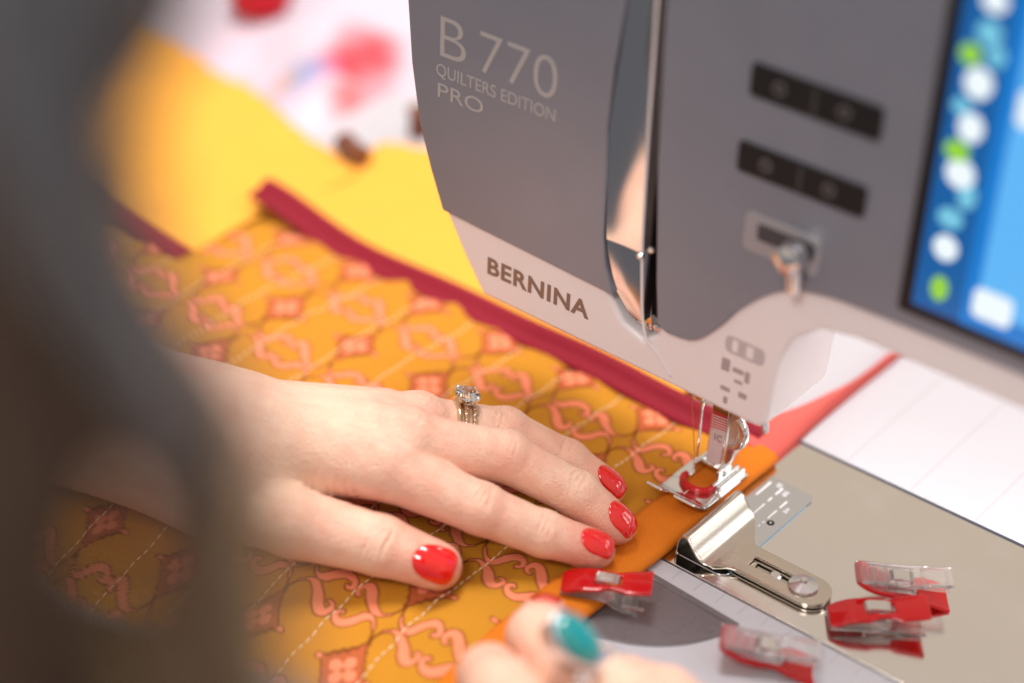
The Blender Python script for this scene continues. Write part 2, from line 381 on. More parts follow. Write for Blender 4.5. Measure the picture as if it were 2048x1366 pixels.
for x, z, rx, rz, m in ((8.4, 19.75, .34, .34, 'c'), (8.35, 18.35, .4, .44, 'w'), (8.0, 19.05, .3, .3, 'g'), (8.36, 17.1, .36, .42, 'w'), (8.1, 16.35, .36, .3, 'g'),
                        (8.3, 15.75, .42, .42, 'w'), (8.6, 15.2, .26, .4, 'c'), (8.25, 14.4, .36, .3, 'c'), (8.27, 13.5, .36, .38, 'w'), (8.3, 12.25, .26, .38, 'g'),
                        (8.0, 17.6, .26, .22, 'c'), (8.7, 19.2, .24, .3, 'c'), (8.4, 20.6, .36, .3, 'w')):
    prism('screen_icon', circ(x, z, rx, 20, rz), FY-.284-.002*random.random(), FY-.2, 1, E_[m], scr)
pane('screen_button', 9.3, 11.85, 10.45, 12.75, E_['w'], FY-.282, .2)
pane('screen_button', 9.5, 17.6, 10.4, 18.6, E_['w'], FY-.282, .2)

# printed care label on the white throat side of the head
lb = prism('printed_label', rrect(1.75, 7.15, 3.15, 7.75, .2), FY-.004, FY+.1, 1, mat('label_grey', lin(198, 186, 188), .5), sm)
for k, (x0, x1, z0, z1) in enumerate(((2.5, 2.75, 7.25, 7.65), (2.0, 2.2, 7.25, 7.65), (2.1, 2.5, 6.55, 6.72), (2.2, 2.5, 6.2, 6.32), (1.7, 2.0, 6.45, 6.9), (2.55, 2.72, 6.35, 6.75), (1.75, 2.1, 5.75, 5.9), (1.9, 2.05, 5.3, 5.55), (2.4, 2.7, 5.75, 5.95))):
    prism('label_mark', rrect(x0, z0, x1, z1, .05), FY-.006, FY+.1, 1, mat('label_ink', lin(176, 160, 160), .5) if k > 1 else M['white'], lb)

# sewing lights under the arm (lit, they wash the bed white)
for x in (9.0, 15.0):
    box('sewing_light', (x-1.2, 1.2, 9.36), (x+1.2, 2.2, 9.46), emis('led_white', (1, .98, .96, 1), 3), sm)
area('arm_led', (16, 2.5, 9.2), (14.0, 9, 0), 12, .08, (1, .98, .97), 2)
bpy.data.objects['arm_led'].parent = sm

# needle, clamp, thread

needle = tube('needle', [(0, 0, 6.2), (0, 0, 3.3), (0, 0, 3.1), (0, 0, 1.2), (0, 0, .7)], [.1, .1, .05, .038, .012], M['chrome'], sm, 12)
clamp = lathe('needle_clamp', [(.28, 0), (.32, .1), (.32, .9), (.25, 1.2)], (0, 0, 3.55), (0, 0, 1), M['chrome'], sm, 24)
lathe('clamp_screw', [(.14, 0), (.14, .5), (.2, .52), (.2, .8)], (0.1, -.1, 3.95), (1, -.2, 0), M['chrome'], clamp, 18)
tube('needle_thread', spline([(-.5, -.4, 5.0), (-.28, -.28, 3.6), (-.12, -.12, 1.9), (-.03, -.06, .95), (.0, -.02, .8)], 20), .016, M['othread'], sm, 6)
tube('thread_guide', spline([(-.6, -.3, 4.4), (-.5, -.4, 3.95), (-.35, -.35, 3.78), (-.2, -.2, 3.85)], 14), .035, M['chrome'], sm, 8)

# presser foot 1C
ft = bpy.data.objects.new('presser_foot', None); COL.objects.link(ft); ft.parent = sm; ft.empty_display_size = .005
def sheet(name, xs, ylo, yhi, zf, th, m, parent, ny=10, hole=None):
    """plate of thickness th over x samples, between ylo(x) and yhi(x), height zf(x,y)"""
    V = []; F = []; nx = len(xs)
    for x in xs:
        for j in range(ny):
            y = ylo(x)+(yhi(x)-ylo(x))*j/(ny-1); V.append((x, y, zf(x, y)))
    for i in range(nx-1):
        for j in range(ny-1):
            a = i*ny+j; cx = (xs[i]+xs[i+1])/2
            cy = (V[a][1]+V[a+1][1]+V[a+ny][1]+V[a+ny+1][1])/4
            if hole and hole(cx, cy): continue
            F.append((a, a+ny, a+ny+1, a+1))
    o = obj(name, V, F, m, parent, True)
    bm = bmesh.new(); bm.from_mesh(o.data); bmesh.ops.remove_doubles(bm, verts=bm.verts, dist=1e-6)
    bmesh.ops.delete(bm, geom=[v for v in bm.verts if not v.link_faces], context='VERTS'); bm.to_mesh(o.data); bm.free()
    so = o.modifiers.new('so', 'SOLIDIFY'); so.thickness = th*S; so.offset = -1
    bv = o.modifiers.new('bv', 'BEVEL'); bv.width = min(.03, th*.3)*S; bv.segments = 2; bv.limit_method = 'ANGLE'; bv.angle_limit = math.radians(50)
    return o
FZ = .62
def solez(x, y): return FZ + (max(0, -1.25-y)**2)*.75
ysam = np.linspace(-1.98, .95, 40)
def sole_piece(name, x0f, x1f, y0, y1, n=26, th=.11, zoff=0):
    ys = np.linspace(y0, y1, n); V = []; F = []; k = 8
    for y in ys:
        a, b = x0f(y), x1f(y)
        for j in range(k): x = a+(b-a)*j/(k-1); V.append((x, y, solez(x, y)+zoff))
    for i in range(n-1):
        for j in range(k-1): q = i*k+j; F.append((q, q+1, q+k+1, q+k))
    o = obj(name, V, F, M['chrome'], ft, True)
    so = o.modifiers.new('so', 'SOLIDIFY'); so.thickness = th*S; so.offset = -1
    bv = o.modifiers.new('bv', 'BEVEL'); bv.width = .025*S; bv.segments = 2; bv.limit_method = 'ANGLE'; bv.angle_limit = math.radians(50)
    return o
sole_piece('toe', lambda y: -.60+.12*max(0, (y+1.5)), lambda y: .02, -1.95, -1.55, 10)
sole_piece('toe', lambda y: .48, lambda y: 1.40-.35*max(0, -1.7-y), -1.97, -1.55, 10)
sole_piece('sole', lambda y: -.40, lambda y: 1.44, -1.55, -.72, 12)
sole_piece('sole', lambda y: -.42, lambda y: .04, -.72, .55, 14)
sole_piece('sole', lambda y: .98, lambda y: 1.42, -.72, .95, 14)
sole_piece('sole', lambda y: -.30, lambda y: 1.42, .5, .98, 6, zoff=.002)
for x0 in (.98, 1.2): box('rail', (x0, -.55, FZ-.02), (x0+.14, .92, FZ+.22), M['chrome'], ft, .04)
for x0 in (-.05, .86): box('bracket', (x0, -.15, FZ), (x0+.13, .6, FZ+.42), M['chrome'], ft, .03)
tube('pivot_bar', [(-.12, .22, FZ+.3), (1.05, .22, FZ+.3)], .07, M['chrome'], ft, 12)
box('centre_mark', (.44, -1.5, FZ-.02), (.47, -.9, FZ+.006), M['whiteprint'], ft)
# red insert
V, F = tube_vf([(.5+.54*math.cos(a), -.58+.42*math.sin(a), FZ+.09) for a in np.linspace(math.radians(165), math.radians(375), 41)], .12, 10)
obj('red_insert', V, F, M['redgel'], ft, True)
# shank with printed front, and its clamp hook
sh = prism('shank', [(.16, .8), (.78, .95), (.88, 3.9), (.22, 3.9)], .28, .72, 1, M['chrome'], ft, .03)
prism('shank_plate', [(.20, .92), (.72, 1.02), (.80, 2.35), (.24, 2.28)], .265, .3, 1, mat('shank_label', lin(222, 202, 204), .5), sh, .015)
prism('shank_print', [(.24, 2.30), (.80, 2.37), (.83, 3.0), (.26, 3.0)], .266, .3, 1, M['redprint'], sh)
for k in range(6):
    z = 2.32+.1*k; prism('hatch', [(.25, z), (.80, z+.05), (.80, z+.085), (.25, z+.035)], .262, .29, 1, M['whiteprint'], sh)
text('marking', '1C', .36, M['ink'], sh, (.36, .262, 1.92), TX, TZ, .8)
prism('shank_wing', [(.86, 1.0), (1.15, 1.3), (1.28, 2.2), (1.25, 3.9), (.9, 3.9)], .3, .7, 1, M['satin'], ft, .05)
tube('hook', spline([(1.2, .3, 3.1), (1.44, .28, 2.85), (1.5, .28, 2.45), (1.38, .28, 2.1), (1.15, .28, 1.9)], 24), np.interp(np.linspace(0, 1, 24), [0, .5, 1], [.14, .17, .08]), M['chrome'], ft, 12)
prism('presser_bar', rrect(.15, .2, 1.0, 1.2, .2), 3.4, 6.5, 2, M['chrome'], sm, .05)
tube('presser_lever', spline([(1.1, .6, 4.2), (1.8, .2, 4.15), (2.6, 0, 4.35), (3.0, .2, 5.0)], 14), .16, M['redgel'], sm, 10)
lathe('guide_nub', [(.12, 0), (.14, .2), (.1, .45), (.05, .5)], (3.1, -1.5, 5.0), (.25, 0, -1), M['chrome'], sm, 16)

# ------------------------------------------------------------------ quilt
LX, LY, PX, PY = -4.68, -11.85, 3.46, 3.92
STX = [-2.34-2.27*k for k in range(14)]
def hq(x, y):
    x = np.asarray(x, float); y = np.asarray(y, float)
    u = (x+2.34)/2.27; fr = np.abs(u-np.round(u))*2
    z = .22+.19*np.power(np.clip(fr, 0, 1), .5)+.035*np.sin(y*4.2+np.round(u)*1.7)*np.exp(-(fr/.35)**2)+.02*np.sin(y*2.3+x*1.1)*np.sin(x*3.1-y*.8)
    z = z - 2.0*np.clip((-9.5-y)/7, 0, 3)**2
    z = z+.05*np.sin(x*.9+y*.4)+.03*np.sin(y*1.7-x*.3) + .3*np.exp(-((x+17)/6)**2-((y+2)/4)**2)
    return z
def seg_d(px, py, P, W):
    """signed distance to a polyline stroke with varying half width"""
    D = np.full(px.shape, 9.0, dtype=np.float32)
    for (a, b, wa, wb) in zip(P[:-1], P[1:], W[:-1], W[1:]):
        dx, dy = b[0]-a[0], b[1]-a[1]; L = dx*dx+dy*dy+1e-9
        tt = np.clip(((px-a[0])*dx+(py-a[1])*dy)/L, 0, 1)
        d = np.hypot(px-a[0]-tt*dx, py-a[1]-tt*dy)-(wa+(wb-wa)*tt)
        D = np.minimum(D, d)
    return D
A_ = [(-1.55, .42, .02), (-1.36, .2, .05), (-1.12, .13, .11), (-.93, .24, .15), (-.80, .46, .15), (-.64, .66, .16), (-.40, .74, .14), (-.19, .66, .10), (-.12, .47, .075), (-.22, .36, .06), (-.32, .42, .04)]
C_ = [(-1.60, -.30, .02), (-1.36, -.10, .05), (-1.08, -.14, .12), (-.80, -.34, .16), (-.54, -.62, .18), (-.32, -.78, .16), (-.14, -.70, .11), (-.10, -.49, .08), (-.2, -.36, .06), (-.32, -.38, .04)]
T1 = [(-1.55, .42), (-1.68, .72), (-1.72, 1.05)]
T2 = [(-1.60, -.30), (-1.72, -.62), (-1.72, -1.0)]
def fabric_colour(x, y):
    wob = .05*np.sin(x*3.1+1)*np.sin(y*2.7)
    x = x+wob*.6; y = y-wob*.5
    u = (x-LX)/PX; v = (y-LY)/PY
    # nearest ring cell
    rx = (u-np.round(u))*PX; ry = (v-np.round(v))*PY
    scroll = np.full(x.shape, 9.0, np.float32); line = scroll.copy()
    for sg in (1, -1):
        qx, qy = rx*sg, ry*sg
        for K in (A_, C_):
            P = spline(K, 26); scroll = np.minimum(scroll, seg_d(qx, qy, P[:, :2], np.maximum(P[:, 2], .015)))
        for K in (T1, T2): line = np.minimum(line, seg_d(qx, qy, spline(K, 8), [.028]*8))
    scroll = scroll+.018*np.sin(rx*9+ry*4)*np.sin(ry*10)
    # nearest diamond
    dx = (u-.5-np.round(u-.5))*PX; dy = (v-.5-np.round(v-.5))*PY
    ax, ay = np.abs(dx)/.86, np.abs(dy)/1.12
    dia = (np.power(ax, .82)+np.power(ay, .82)-1)*.46+.03*np.sin(dx*17)*np.sin(dy*15)
    bud = np.hypot((np.abs(dx)-.93)*.9, dy*1.25)-.1
    ang = np.arctan2(dy/1.15, dx); r = np.hypot(dx, dy/1.15)
    flower = r-(.37+.13*np.cos(4*ang)-.05*np.cos(8*ang)+.03*np.cos(12*ang))
    dot = r-.10
    # ogee line joining diamonds through the side of each cell
    ex = np.abs(dx); ey = np.abs(dy)
    og = np.where((ey > .9) & (ey < 1.45), ex-.07*(1.45-ey)/.5, 9)
    line = np.minimum(line, og)
    base = np.array(lin(202, 138, 38)[:3]); coral = np.array(lin(250, 146, 108)[:3]); rust = np.array(lin(196, 100, 58)[:3]); outl = np.array(lin(122, 58, 16)[:3])
    base2 = np.array(lin(210, 138, 40)[:3])
    k = (.5+.5*np.sin(x*.31+y*.17))[:, None]
    c = base*(1-k)+base2*k
    def over(c, d, col, soft=.02):
        a = np.clip(.5-d/soft/2, 0, 1)[:, None]; return c*(1-a)+col*a
    ow = .05
    c = over(c, line-.01, outl); c = over(c, np.minimum(dia, bud)-ow, outl); c = over(c, scroll-ow, outl)
    c = over(c, dia, rust); c = over(c, bud, coral); c = over(c, flower-.03, outl*.6+rust*.4); c = over(c, flower, coral); c = over(c, dot, rust)
    c = over(c, scroll, coral)
    return c
qm = bpy.data.materials.new('printed_quilting_cotton'); qm.use_nodes = True
n = qm.node_tree; p = n.nodes['Principled BSDF']; p.inputs['Roughness'].default_value = .8
vc = n.nodes.new('ShaderNodeVertexColor'); vc.layer_name = 'print'; n.links.new(vc.outputs['Color'], p.inputs['Base Color'])
weave(qm, 4000, .6)
quilt = thing('quilt', 'ochre quilt printed with coral scrolls and rust diamonds under the left hand', 'quilt')
def grid_sheet(name, xs, ys, zfun, m, parent, colour=None, mask=None):
    X, Y = np.meshgrid(xs, ys, indexing='ij'); Z = zfun(X, Y)
    nx, ny = len(xs), len(ys); V = np.stack([X, Y, Z], -1).reshape(-1, 3)
    i = np.arange(nx-1)[:, None]*ny+np.arange(ny-1)[None, :]
    F = np.stack([i, i+ny, i+ny+1, i+1], -1).reshape(-1, 4)
    if mask is not None:
        cx = V[F].mean(1); F = F[mask(cx[:, 0], cx[:, 1])]
    o = obj(name, V, F, m, parent, True)
    if colour is not None:
        c = colour(V[:, 0], V[:, 1]); at_ = o.data.color_attributes.new('print', 'FLOAT_COLOR', 'POINT')
        at_.data.foreach_set('color', np.concatenate([c, np.ones((len(c), 1))], 1).astype(np.float32).ravel())
    return o
xs = np.concatenate([np.arange(-36, -10, .11), np.arange(-10, .12, .042)]); ys = np.arange(-22, 3.25, .048)
grid_sheet('printed_top', xs, ys, hq, qm, quilt, fabric_colour)
# quilting lines: every stitch a short raised thread
def stitch_row(x0):
    V = []; F = []; y = -17.5; 
    while y < 2.2:
        L = .24; pts = []
        for tt in np.linspace(0, 1, 5):
            yy = y+L*tt; xx = x0+.03*math.sin(yy*.7)+.012*math.sin(yy*5)
            pts.append((xx, yy, float(hq(xx, yy))+.03*math.sin(math.pi*tt)+.006))
        v, f = tube_vf(pts, [.012, .026, .03, .026, .012], 6, len(V)); V += v; F += f; y += L+.055
    obj('quilting_stitches', V, F, M['thread'], quilt, True)
for x0 in STX: stitch_row(x0)
# maroon binding along the far edge
def ribbon(name, path, prof, m, parent, up=(0, 0, 1)):
    """sweep an open profile [(side, height)] along path"""
    path = np.asarray(path, float); T = np.gradient(path, axis=0); T /= np.linalg.norm(T, axis=1)[:, None]
    V = []; F = []; k = len(prof)
    for q, t_ in zip(path, T):
        sd = np.cross(t_, up); sd /= np.linalg.norm(sd); u_ = np.cross(sd, t_)
        for a, b in prof: V.append(q+sd*a+u_*b)
    for i in range(len(path)-1):
        for j in range(k-1): F.append((i*k+j, i*k+j+1, (i+1)*k+j+1, (i+1)*k+j))
    return obj(name, V, F, m, parent, True)
pr = [(.80, .0), (.78, .10), (.55, .14), (.16, .16), (.08, .30), (-.16, .40), (-.40, .36), (-.54, .18), (-.56, -.2)]
mp_ = [(x, 3.0+.08*math.sin(x*.5), .34+.06*math.sin(x*.8)+.75*math.exp(-((x+23.5)/3.2)**2)) for x in np.linspace(-23.1, .6, 54)]
ribbon('binding', mp_, pr, M['maroon'], quilt)
V, F = [], []
# folded-over flap: yellow backing with maroon edge, at the far left
def zflap(x, y): return .55-.045*np.clip(y, 0, 9)+.45*np.sin((x+22)*.2)**2+.12*np.sin(y*.8+x*.3)
flap = grid_sheet('yellow_backing_flap', np.arange(-44, -22.2, .3), np.arange(-1.7, 11.6, .3), zflap, M['yellow'], quilt,
                  mask=lambda x, y: y < 7.9+(-22.5-x)*.23+.15*np.sin(x))
flap.modifiers.new('so', 'SOLIDIFY').thickness = .06*S
ribbon('flap_binding', [(x, -1.75, float(zflap(x, -1.7))-.05) for x in np.linspace(-44, -22.4, 40)], [(.5, -.5), (.5, .0), (.25, .18), (-.25, .2), (-.45, .05)], M['maroon'], quilt)
yb = thing('yellow_fabric', 'plain yellow fabric lying behind the maroon bound quilt edge beside the machine head', 'fabric')
ys_ = grid_sheet('cloth', np.arange(-23.5, -.2, .3), np.arange(2.4, 13, .3), lambda x, y: .12+.1*np.sin(x*.5)*np.sin(y*.6)+.25*np.exp(-((y-4.2)/1.5)**2)*(x < -3), M['yellow'], yb,
                 mask=lambda x, y: (y < 11.6-.35*np.abs(x+21)**.9*(x < -21)-.1*(x+21)*(x > -21)) & (x < -3.0))
ys_.modifiers.new('so', 'SOLIDIFY').thickness = .1*S

# orange binding being sewn on, folded round the raw edge (x about 1.5), and the coral strip leaving behind the foot
ob = thing('orange_binding', 'orange fabric binding strip running under the presser foot along the quilt edge', 'binding')
def hb(y): return float(-2.0*np.clip((-9.5-y)/7, 0, 3)**2)
path = [(.0, y, hb(y)) for y in np.linspace(-19, 2.75, 120)]
pro = [(-.22, .36), (-.20, .46), (-.02, .50), (.4, .50), (.9, .51), (1.3, .47), (1.47, .36), (1.50, .2), (1.42, .06), (1.0, .04)]
o = ribbon('strip', path, pro, M['orange'], ob)
for v in o.data.vertices:
    k = v.co*100; d = .03*noise.noise(k*1.1)+.012*noise.noise(k*3)
    v.co.z += d*S; v.co.x += .03*S*noise.noise(Vector((0, k.y*.7, 0)))
cs = thing('coral_strip', 'coral pink fabric strip twisting away behind the presser foot over the white bed', 'fabric strip')
rows = [(2.35, -1.0, 1.40, .52, .30, .35), (2.9, -.9, 1.42, .56, .32, .35), (3.6, -.6, 1.40, .64, .3, .3), (4.5, -.05, 1.36, .66, .3, .25), (5.5, .45, 1.32, .66, .32, .2), (6.8, .78, 1.30, .62, .4, .15), (8.4, 1.05, 1.28, .5, .4, .1), (10.6, 1.1, 1.32, .45, .4, .08), (13.5, .9, 1.3, .4, .3, .08)]
R_ = spline(rows, 40); V = []; F = []; k = 12
for y, x0, x1, zt, zb, e in R_:
    for j in range(k):
        a = j/(k-1); x = x0+(x1-x0)*a
        V.append((x, y+.10*math.sin(a*3)*e*3, .04+zt*(1-abs(2*a-1)**3)*.95+.03*math.sin(9*a+y)))
for i in range(len(R_)-1):
    for j in range(k-1): F.append((i*k+j, i*k+j+1, (i+1)*k+j+1, (i+1)*k+j))
o = obj('strip', V, F, M['coral'], cs, True); o.modifiers.new('so', 'SOLIDIFY').thickness = .08*S

# ------------------------------------------------------------------ binding guide on the bed plate
gd = thing('binder_guide', 'slotted nickel seam guide with folded hood screwed to the steel bed plate', 'guide')
def gz(x, y=0):
    return float(np.interp(x, GX, GZ))
_g = spline([(1.62, .06), (1.63, .30), (1.67, .60), (1.76, .82), (1.90, .90), (2.06, .85), (2.24, .66), (2.42, .44), (2.62, .29), (2.85, .235), (3.1, .22), (8, .22)], 120)
GX, GZ = np.maximum.accumulate(_g[:, 0]), _g[:, 1]
BY0, BY1 = -2.92, -1.52; BC = (BY0+BY1)/2; BR = (BY1-BY0)/2; XE = 6.55
def gylo(x):
    if x < 2.6: return -3.42
    if x < 3.5: u = (x-2.6)/.9; u = u*u*(3-2*u); return -3.42+(BY0-.0+3.42)*u
    if x > XE-BR: return BC-math.sqrt(max(0, BR**2-(x-XE+BR)**2))
    return BY0
def gyhi(x):
    if x < 2.5: return -.30 if x < 2.3 else -.30-.2*(x-2.3)
    if x < 3.5: u = (x-2.5); u = min(1, u)*min(1, u)*(3-2*min(1, u)); return -.34+(BY1+.34)*u
    if x > XE-BR: return BC+math.sqrt(max(0, BR**2-(x-XE+BR)**2))
    return BY1
xs_ = list(np.linspace(1.62, 1.78, 9))+list(np.linspace(1.8, 2.6, 26))+list(np.linspace(2.65, XE-BR, 60))+[XE-BR+BR*math.sin(a) for a in np.linspace(.1, math.pi/2, 14)]
sheet('guide_plate', xs_, gylo, gyhi, gz, .07, M['brass'], gd, 25, hole=lambda x, y: abs(y-BC) < .235 and 3.75 < x < 5.9)
xs2 = list(np.linspace(3.3, XE-BR, 40))+[XE-BR+(BR-.04)*math.sin(a) for a in np.linspace(.1, math.pi/2, 14)]
sheet('lower_plate', xs2, lambda x: max(gylo(x), BY0)+.03, lambda x: min(gyhi(x), BY1)-.03, lambda x, y: .10, .05, M['brass'], gd, 17, hole=lambda x, y: abs(y-BC) < .2 and 3.9 < x < 5.7)
lathe('thumb_screw', [(.46, .0), (.48, .04), (.46, .09), (.12, .20), (.10, .30), (.02, .31)], (5.62, BC, .22), (0, 0, 1), M['satin'], gd, 48)
lathe('set_screw', [(.2, 0), (.2, .08), (.15, .12)], (4.62, BC, .02), (0, 0, 1), M['satin'], gd, 28)
tube('spring_wire', spline([(2.7, -3.3, .2), (3.0, -3.25, .12), (3.35, -3.0, .16), (3.7, -2.86, .16)], 14), .03, M['brass'], gd, 6)

# ------------------------------------------------------------------ plastic clips
def clip(label, tip, ang, tilt=0, flip=False, roll=0, gape=1.0, drop=.05, sc=1.1):
    root = thing('quilting_clip', label, 'clip', 'red and clear quilting clips')
    def plan(x):   # half width along the jaw
        if x < .25: return .40+.12*math.sqrt(max(0, x/.25))
        if x < 1.1: return .52
        if x < 1.95: u = (x-1.1)/.85; return .52-.14*math.sin(math.pi*u)
        return .52+.03*(x-1.95)
    def ztop(x):
        if x < .9: return .19+.30*math.sin(x/.9*math.pi/2)
        if x < 1.5: u = (x-.9)/.6; return .49+.07*math.sin(math.pi*u/2)
        u = (x-1.5)/1.2; return .56+.06*u+gape*.40*u*u
    xs = np.linspace(0, 2.7, 46)
    sheet('jaw', xs, lambda x: -plan(x), lambda x: plan(x), lambda x, y: ztop(x)-.05*(y/.5)**2, .13, M['redgel'], root, 13, hole=lambda x, y: abs(y) < .24 and 1.02 < x < 1.78)
    sheet('jaw', xs, lambda x: -(.46 if x < 2.0 else .42), lambda x: (.46 if x < 2.0 else .42), lambda x, y: .11-drop*max(0, x-1.3), .11, M['clear'], root, 9, hole=lambda x, y: abs(y) < .22 and 1.1 < x < 1.5)
    for yy in (-.42, .34): box('side_rib', (.35, yy, .1), (1.7, yy+.08, .30), M['clear'], root, .02)
    for xx in (.5, .8, 1.1): box('cross_rib', (xx, -.34, .1), (xx+.06, .34, .22), M['clear'], root)
    for xa, ya, xb, yb_ in ((1.85, -.4, 2.6, -.32), (1.85, .32, 2.6, .4), (2.52, -.32, 2.6, .32), (1.85, -.32, 1.93, .32)):
        box('grip_rib', (xa, ya, .08-drop*max(0, xa-1.3)), (xb, yb_, .17-drop*max(0, xa-1.3)), M['clear'], root)
    for k in range(4):
        box('measure_mark', (.32+.28*k, -.3, .112), (.36+.28*k, .1, .118), M['redprint'], root)
    # steel spring: C-shaped strip wrapping the waist
    P = [(1.62, .02), (1.2, .0), (1.02, .08), (.96, .3), (1.0, .5), (1.1, .575), (1.4, .58), (1.62, .575), (1.72, .5), (1.73, .42)]
    Q = spline(P, 30); V = []; F = []
    for x, z in Q: V += [(x, -.21, z), (x, .21, z)]
    for i in range(29): F.append((2*i, 2*i+1, 2*i+3, 2*i+2))
    s_ = obj('spring', V, F, M['satin'], root, False); s_.modifiers.new('so', 'SOLIDIFY').thickness = .035*S
    Mx = Matrix.Translation(Vector(tip)*S) @ Matrix.Rotation(math.radians(ang), 4, 'Z') @ Matrix.Rotation(math.radians(tilt), 4, 'Y') @ Matrix.Rotation(math.radians(roll), 4, 'X')
    if flip: Mx = Mx @ Matrix.Translation(Vector((0, 0, .95))*S) @ Matrix.Rotation(math.pi, 4, 'X')
    root.matrix_world = Mx @ Matrix.Scale(sc, 4)
    return root
clip('red topped clip gripping the orange binding beside the smoky window', (.22, -7.5, .60), 31, 4, gape=.4, drop=.46, sc=1.0)
clip('clear topped clip with red underside lying on white table nearest the right hand', (5.25, -6.5, .02), 29, 5, True, 0, .55, .12)
clip('red topped clip lying on steel plate in front of a clear topped one', (6.95, -2.95, .10), 38, 1, False, -4, .35, .12)
clip('clear topped clip lying on steel plate behind a red topped one', (6.8, -1.35, .05), 36, 4, True, 0, .5, .12)
obj_ = box('lint', (9.0, -.9, 0), (9.04, -.7, .03), M['whiteprint']); obj_['label'] = 'tiny white thread scrap lying on the steel plate'; obj_['category'] = 'lint'

# ------------------------------------------------------------------ signed-distance body modelling
def rcone(p, a, b, ra, rb):
    a = np.asarray(a, np.float32); b = np.asarray(b, np.float32)
    ba = b-a; l2 = float(ba@ba); rr = ra-rb; a2 = l2-rr*rr; il2 = 1/l2
    pa = p-a; y = pa@ba; z = y-l2
    q = pa*l2-ba[None, :]*y[:, None]; x2 = np.einsum('ij,ij->i', q, q)
    y2 = y*y*l2; z2 = z*z*l2
    k = np.sign(rr)*rr*rr*x2
    r1 = np.sqrt(np.maximum(x2+z2, 0))*il2-rb
    r2 = np.sqrt(np.maximum(x2+y2, 0))*il2-ra
    r3 = (np.sqrt(np.maximum(x2*a2*il2, 0))+y*rr)*il2-ra
    return np.where(np.sign(z)*a2*z2 > k, r1, np.where(np.sign(y)*a2*y2 < k, r2, r3))
def smin(a, b, k):
    h = np.clip(.5+.5*(b-a)/k, 0, 1); return b+(a-b)*h-k*h*(1-h)
def ell(p, c, R, rad):
    q = (p-np.asarray(c, np.float32))@np.asarray(R, np.float32).T/np.asarray(rad, np.float32)
    l = np.linalg.norm(q, axis=1); return (l-1)*min(rad)
def surfnet(fn, lo, hi, h):
    lo = np.asarray(lo, float); n = np.ceil((np.asarray(hi, float)-lo)/h).astype(int)+1
    B = 6; nb = (n+B-1)//B; n = nb*B
    cb = np.stack(np.meshgrid(*[lo[i]+(np.arange(nb[i])*B+(B-1)/2)*h for i in range(3)], indexing='ij'), -1).reshape(-1, 3)
    db = fn(cb.astype(np.float32))
    near = np.abs(db) < h*B*1.15
    G = np.repeat(np.repeat(np.repeat(np.where(db > 0, 1., -1.).reshape(nb), B, 0), B, 1), B, 2).astype(np.float32)
    ids = np.argwhere(near.reshape(nb))
    off = np.stack(np.meshgrid(*[np.arange(B)]*3, indexing='ij'), -1).reshape(-1, 3)
    for s0 in range(0, len(ids), 1500):
        I = (ids[s0:s0+1500, None, :]*B+off[None]).reshape(-1, 3)
        G[I[:, 0], I[:, 1], I[:, 2]] = fn((lo+I*h).astype(np.float32))
    sgn = G < 0
    c = np.zeros(tuple(n-1), np.int8)
    for a in (0, 1):
        for b in (0, 1):
            for d in (0, 1): c += sgn[a:n[0]-1+a, b:n[1]-1+b, d:n[2]-1+d]
    cells = np.argwhere((c > 0) & (c < 8)); idx = -np.ones(tuple(n-1), np.int64); idx[tuple(cells.T)] = np.arange(len(cells))
    P = np.zeros((len(cells), 3)); W = np.zeros(len(cells))
    cor = [(a, b, d) for a in (0, 1) for b in (0, 1) for d in (0, 1)]
    for i, u in enumerate(cor):
        for v in cor[i+1:]:
            if sum(abs(np.subtract(u, v))) != 1: continue
            ga = G[tuple((cells+u).T)]; gb = G[tuple((cells+v).T)]; m = (ga < 0) != (gb < 0)
            tt = np.where(m, ga/(ga-gb+1e-12), 0)
            P += np.where(m[:, None], np.array(u)+tt[:, None]*(np.array(v)-np.array(u)), 0); W += m
    V = lo+(cells+P/W[:, None])*h
    F = []
    for ax in range(3):
        b, d = (ax+1) % 3, (ax+2) % 3
        sl = [slice(1, n[i]-1) for i in range(3)]; s0 = list(sl); s1 = list(sl); s0[ax] = slice(0, n[ax]-1); s1[ax] = slice(1, n[ax])
        g0 = sgn[tuple(s0)]; g1 = sgn[tuple(s1)]
        e = np.argwhere(g0 != g1)
        if not len(e): continue
        base = e.copy(); base[:, b] += 1; base[:, d] += 1
        inside = g0[tuple(e.T)]
        def cid(ob_, od_):
            q = base.copy(); q[:, b] -= ob_; q[:, d] -= od_; return idx[tuple(q.T)]
        quad = np.stack([cid(1, 1), cid(0, 1), cid(0, 0), cid(1, 0)], 1)
        quad[~inside] = quad[~inside][:, ::-1]; F.append(quad)
    F = np.concatenate(F); F = F[(F >= 0).all(1)]
    for _ in range(3):
        V32 = V.astype(np.float32); d = fn(V32); e = h*.5
        g = np.stack([fn(V32+np.float32(e)*np.eye(3, dtype=np.float32)[i])-fn(V32-np.float32(e)*np.eye(3, dtype=np.float32)[i]) for i in range(3)], 1)/(2*e)
        V = V-(d/np.maximum((g*g).sum(1), .2))[:, None]*g*.9
    return V, F, g/np.linalg.norm(g, axis=1)[:, None]
def nrmz(v): v = np.asarray(v, float); return v/np.linalg.norm(v)

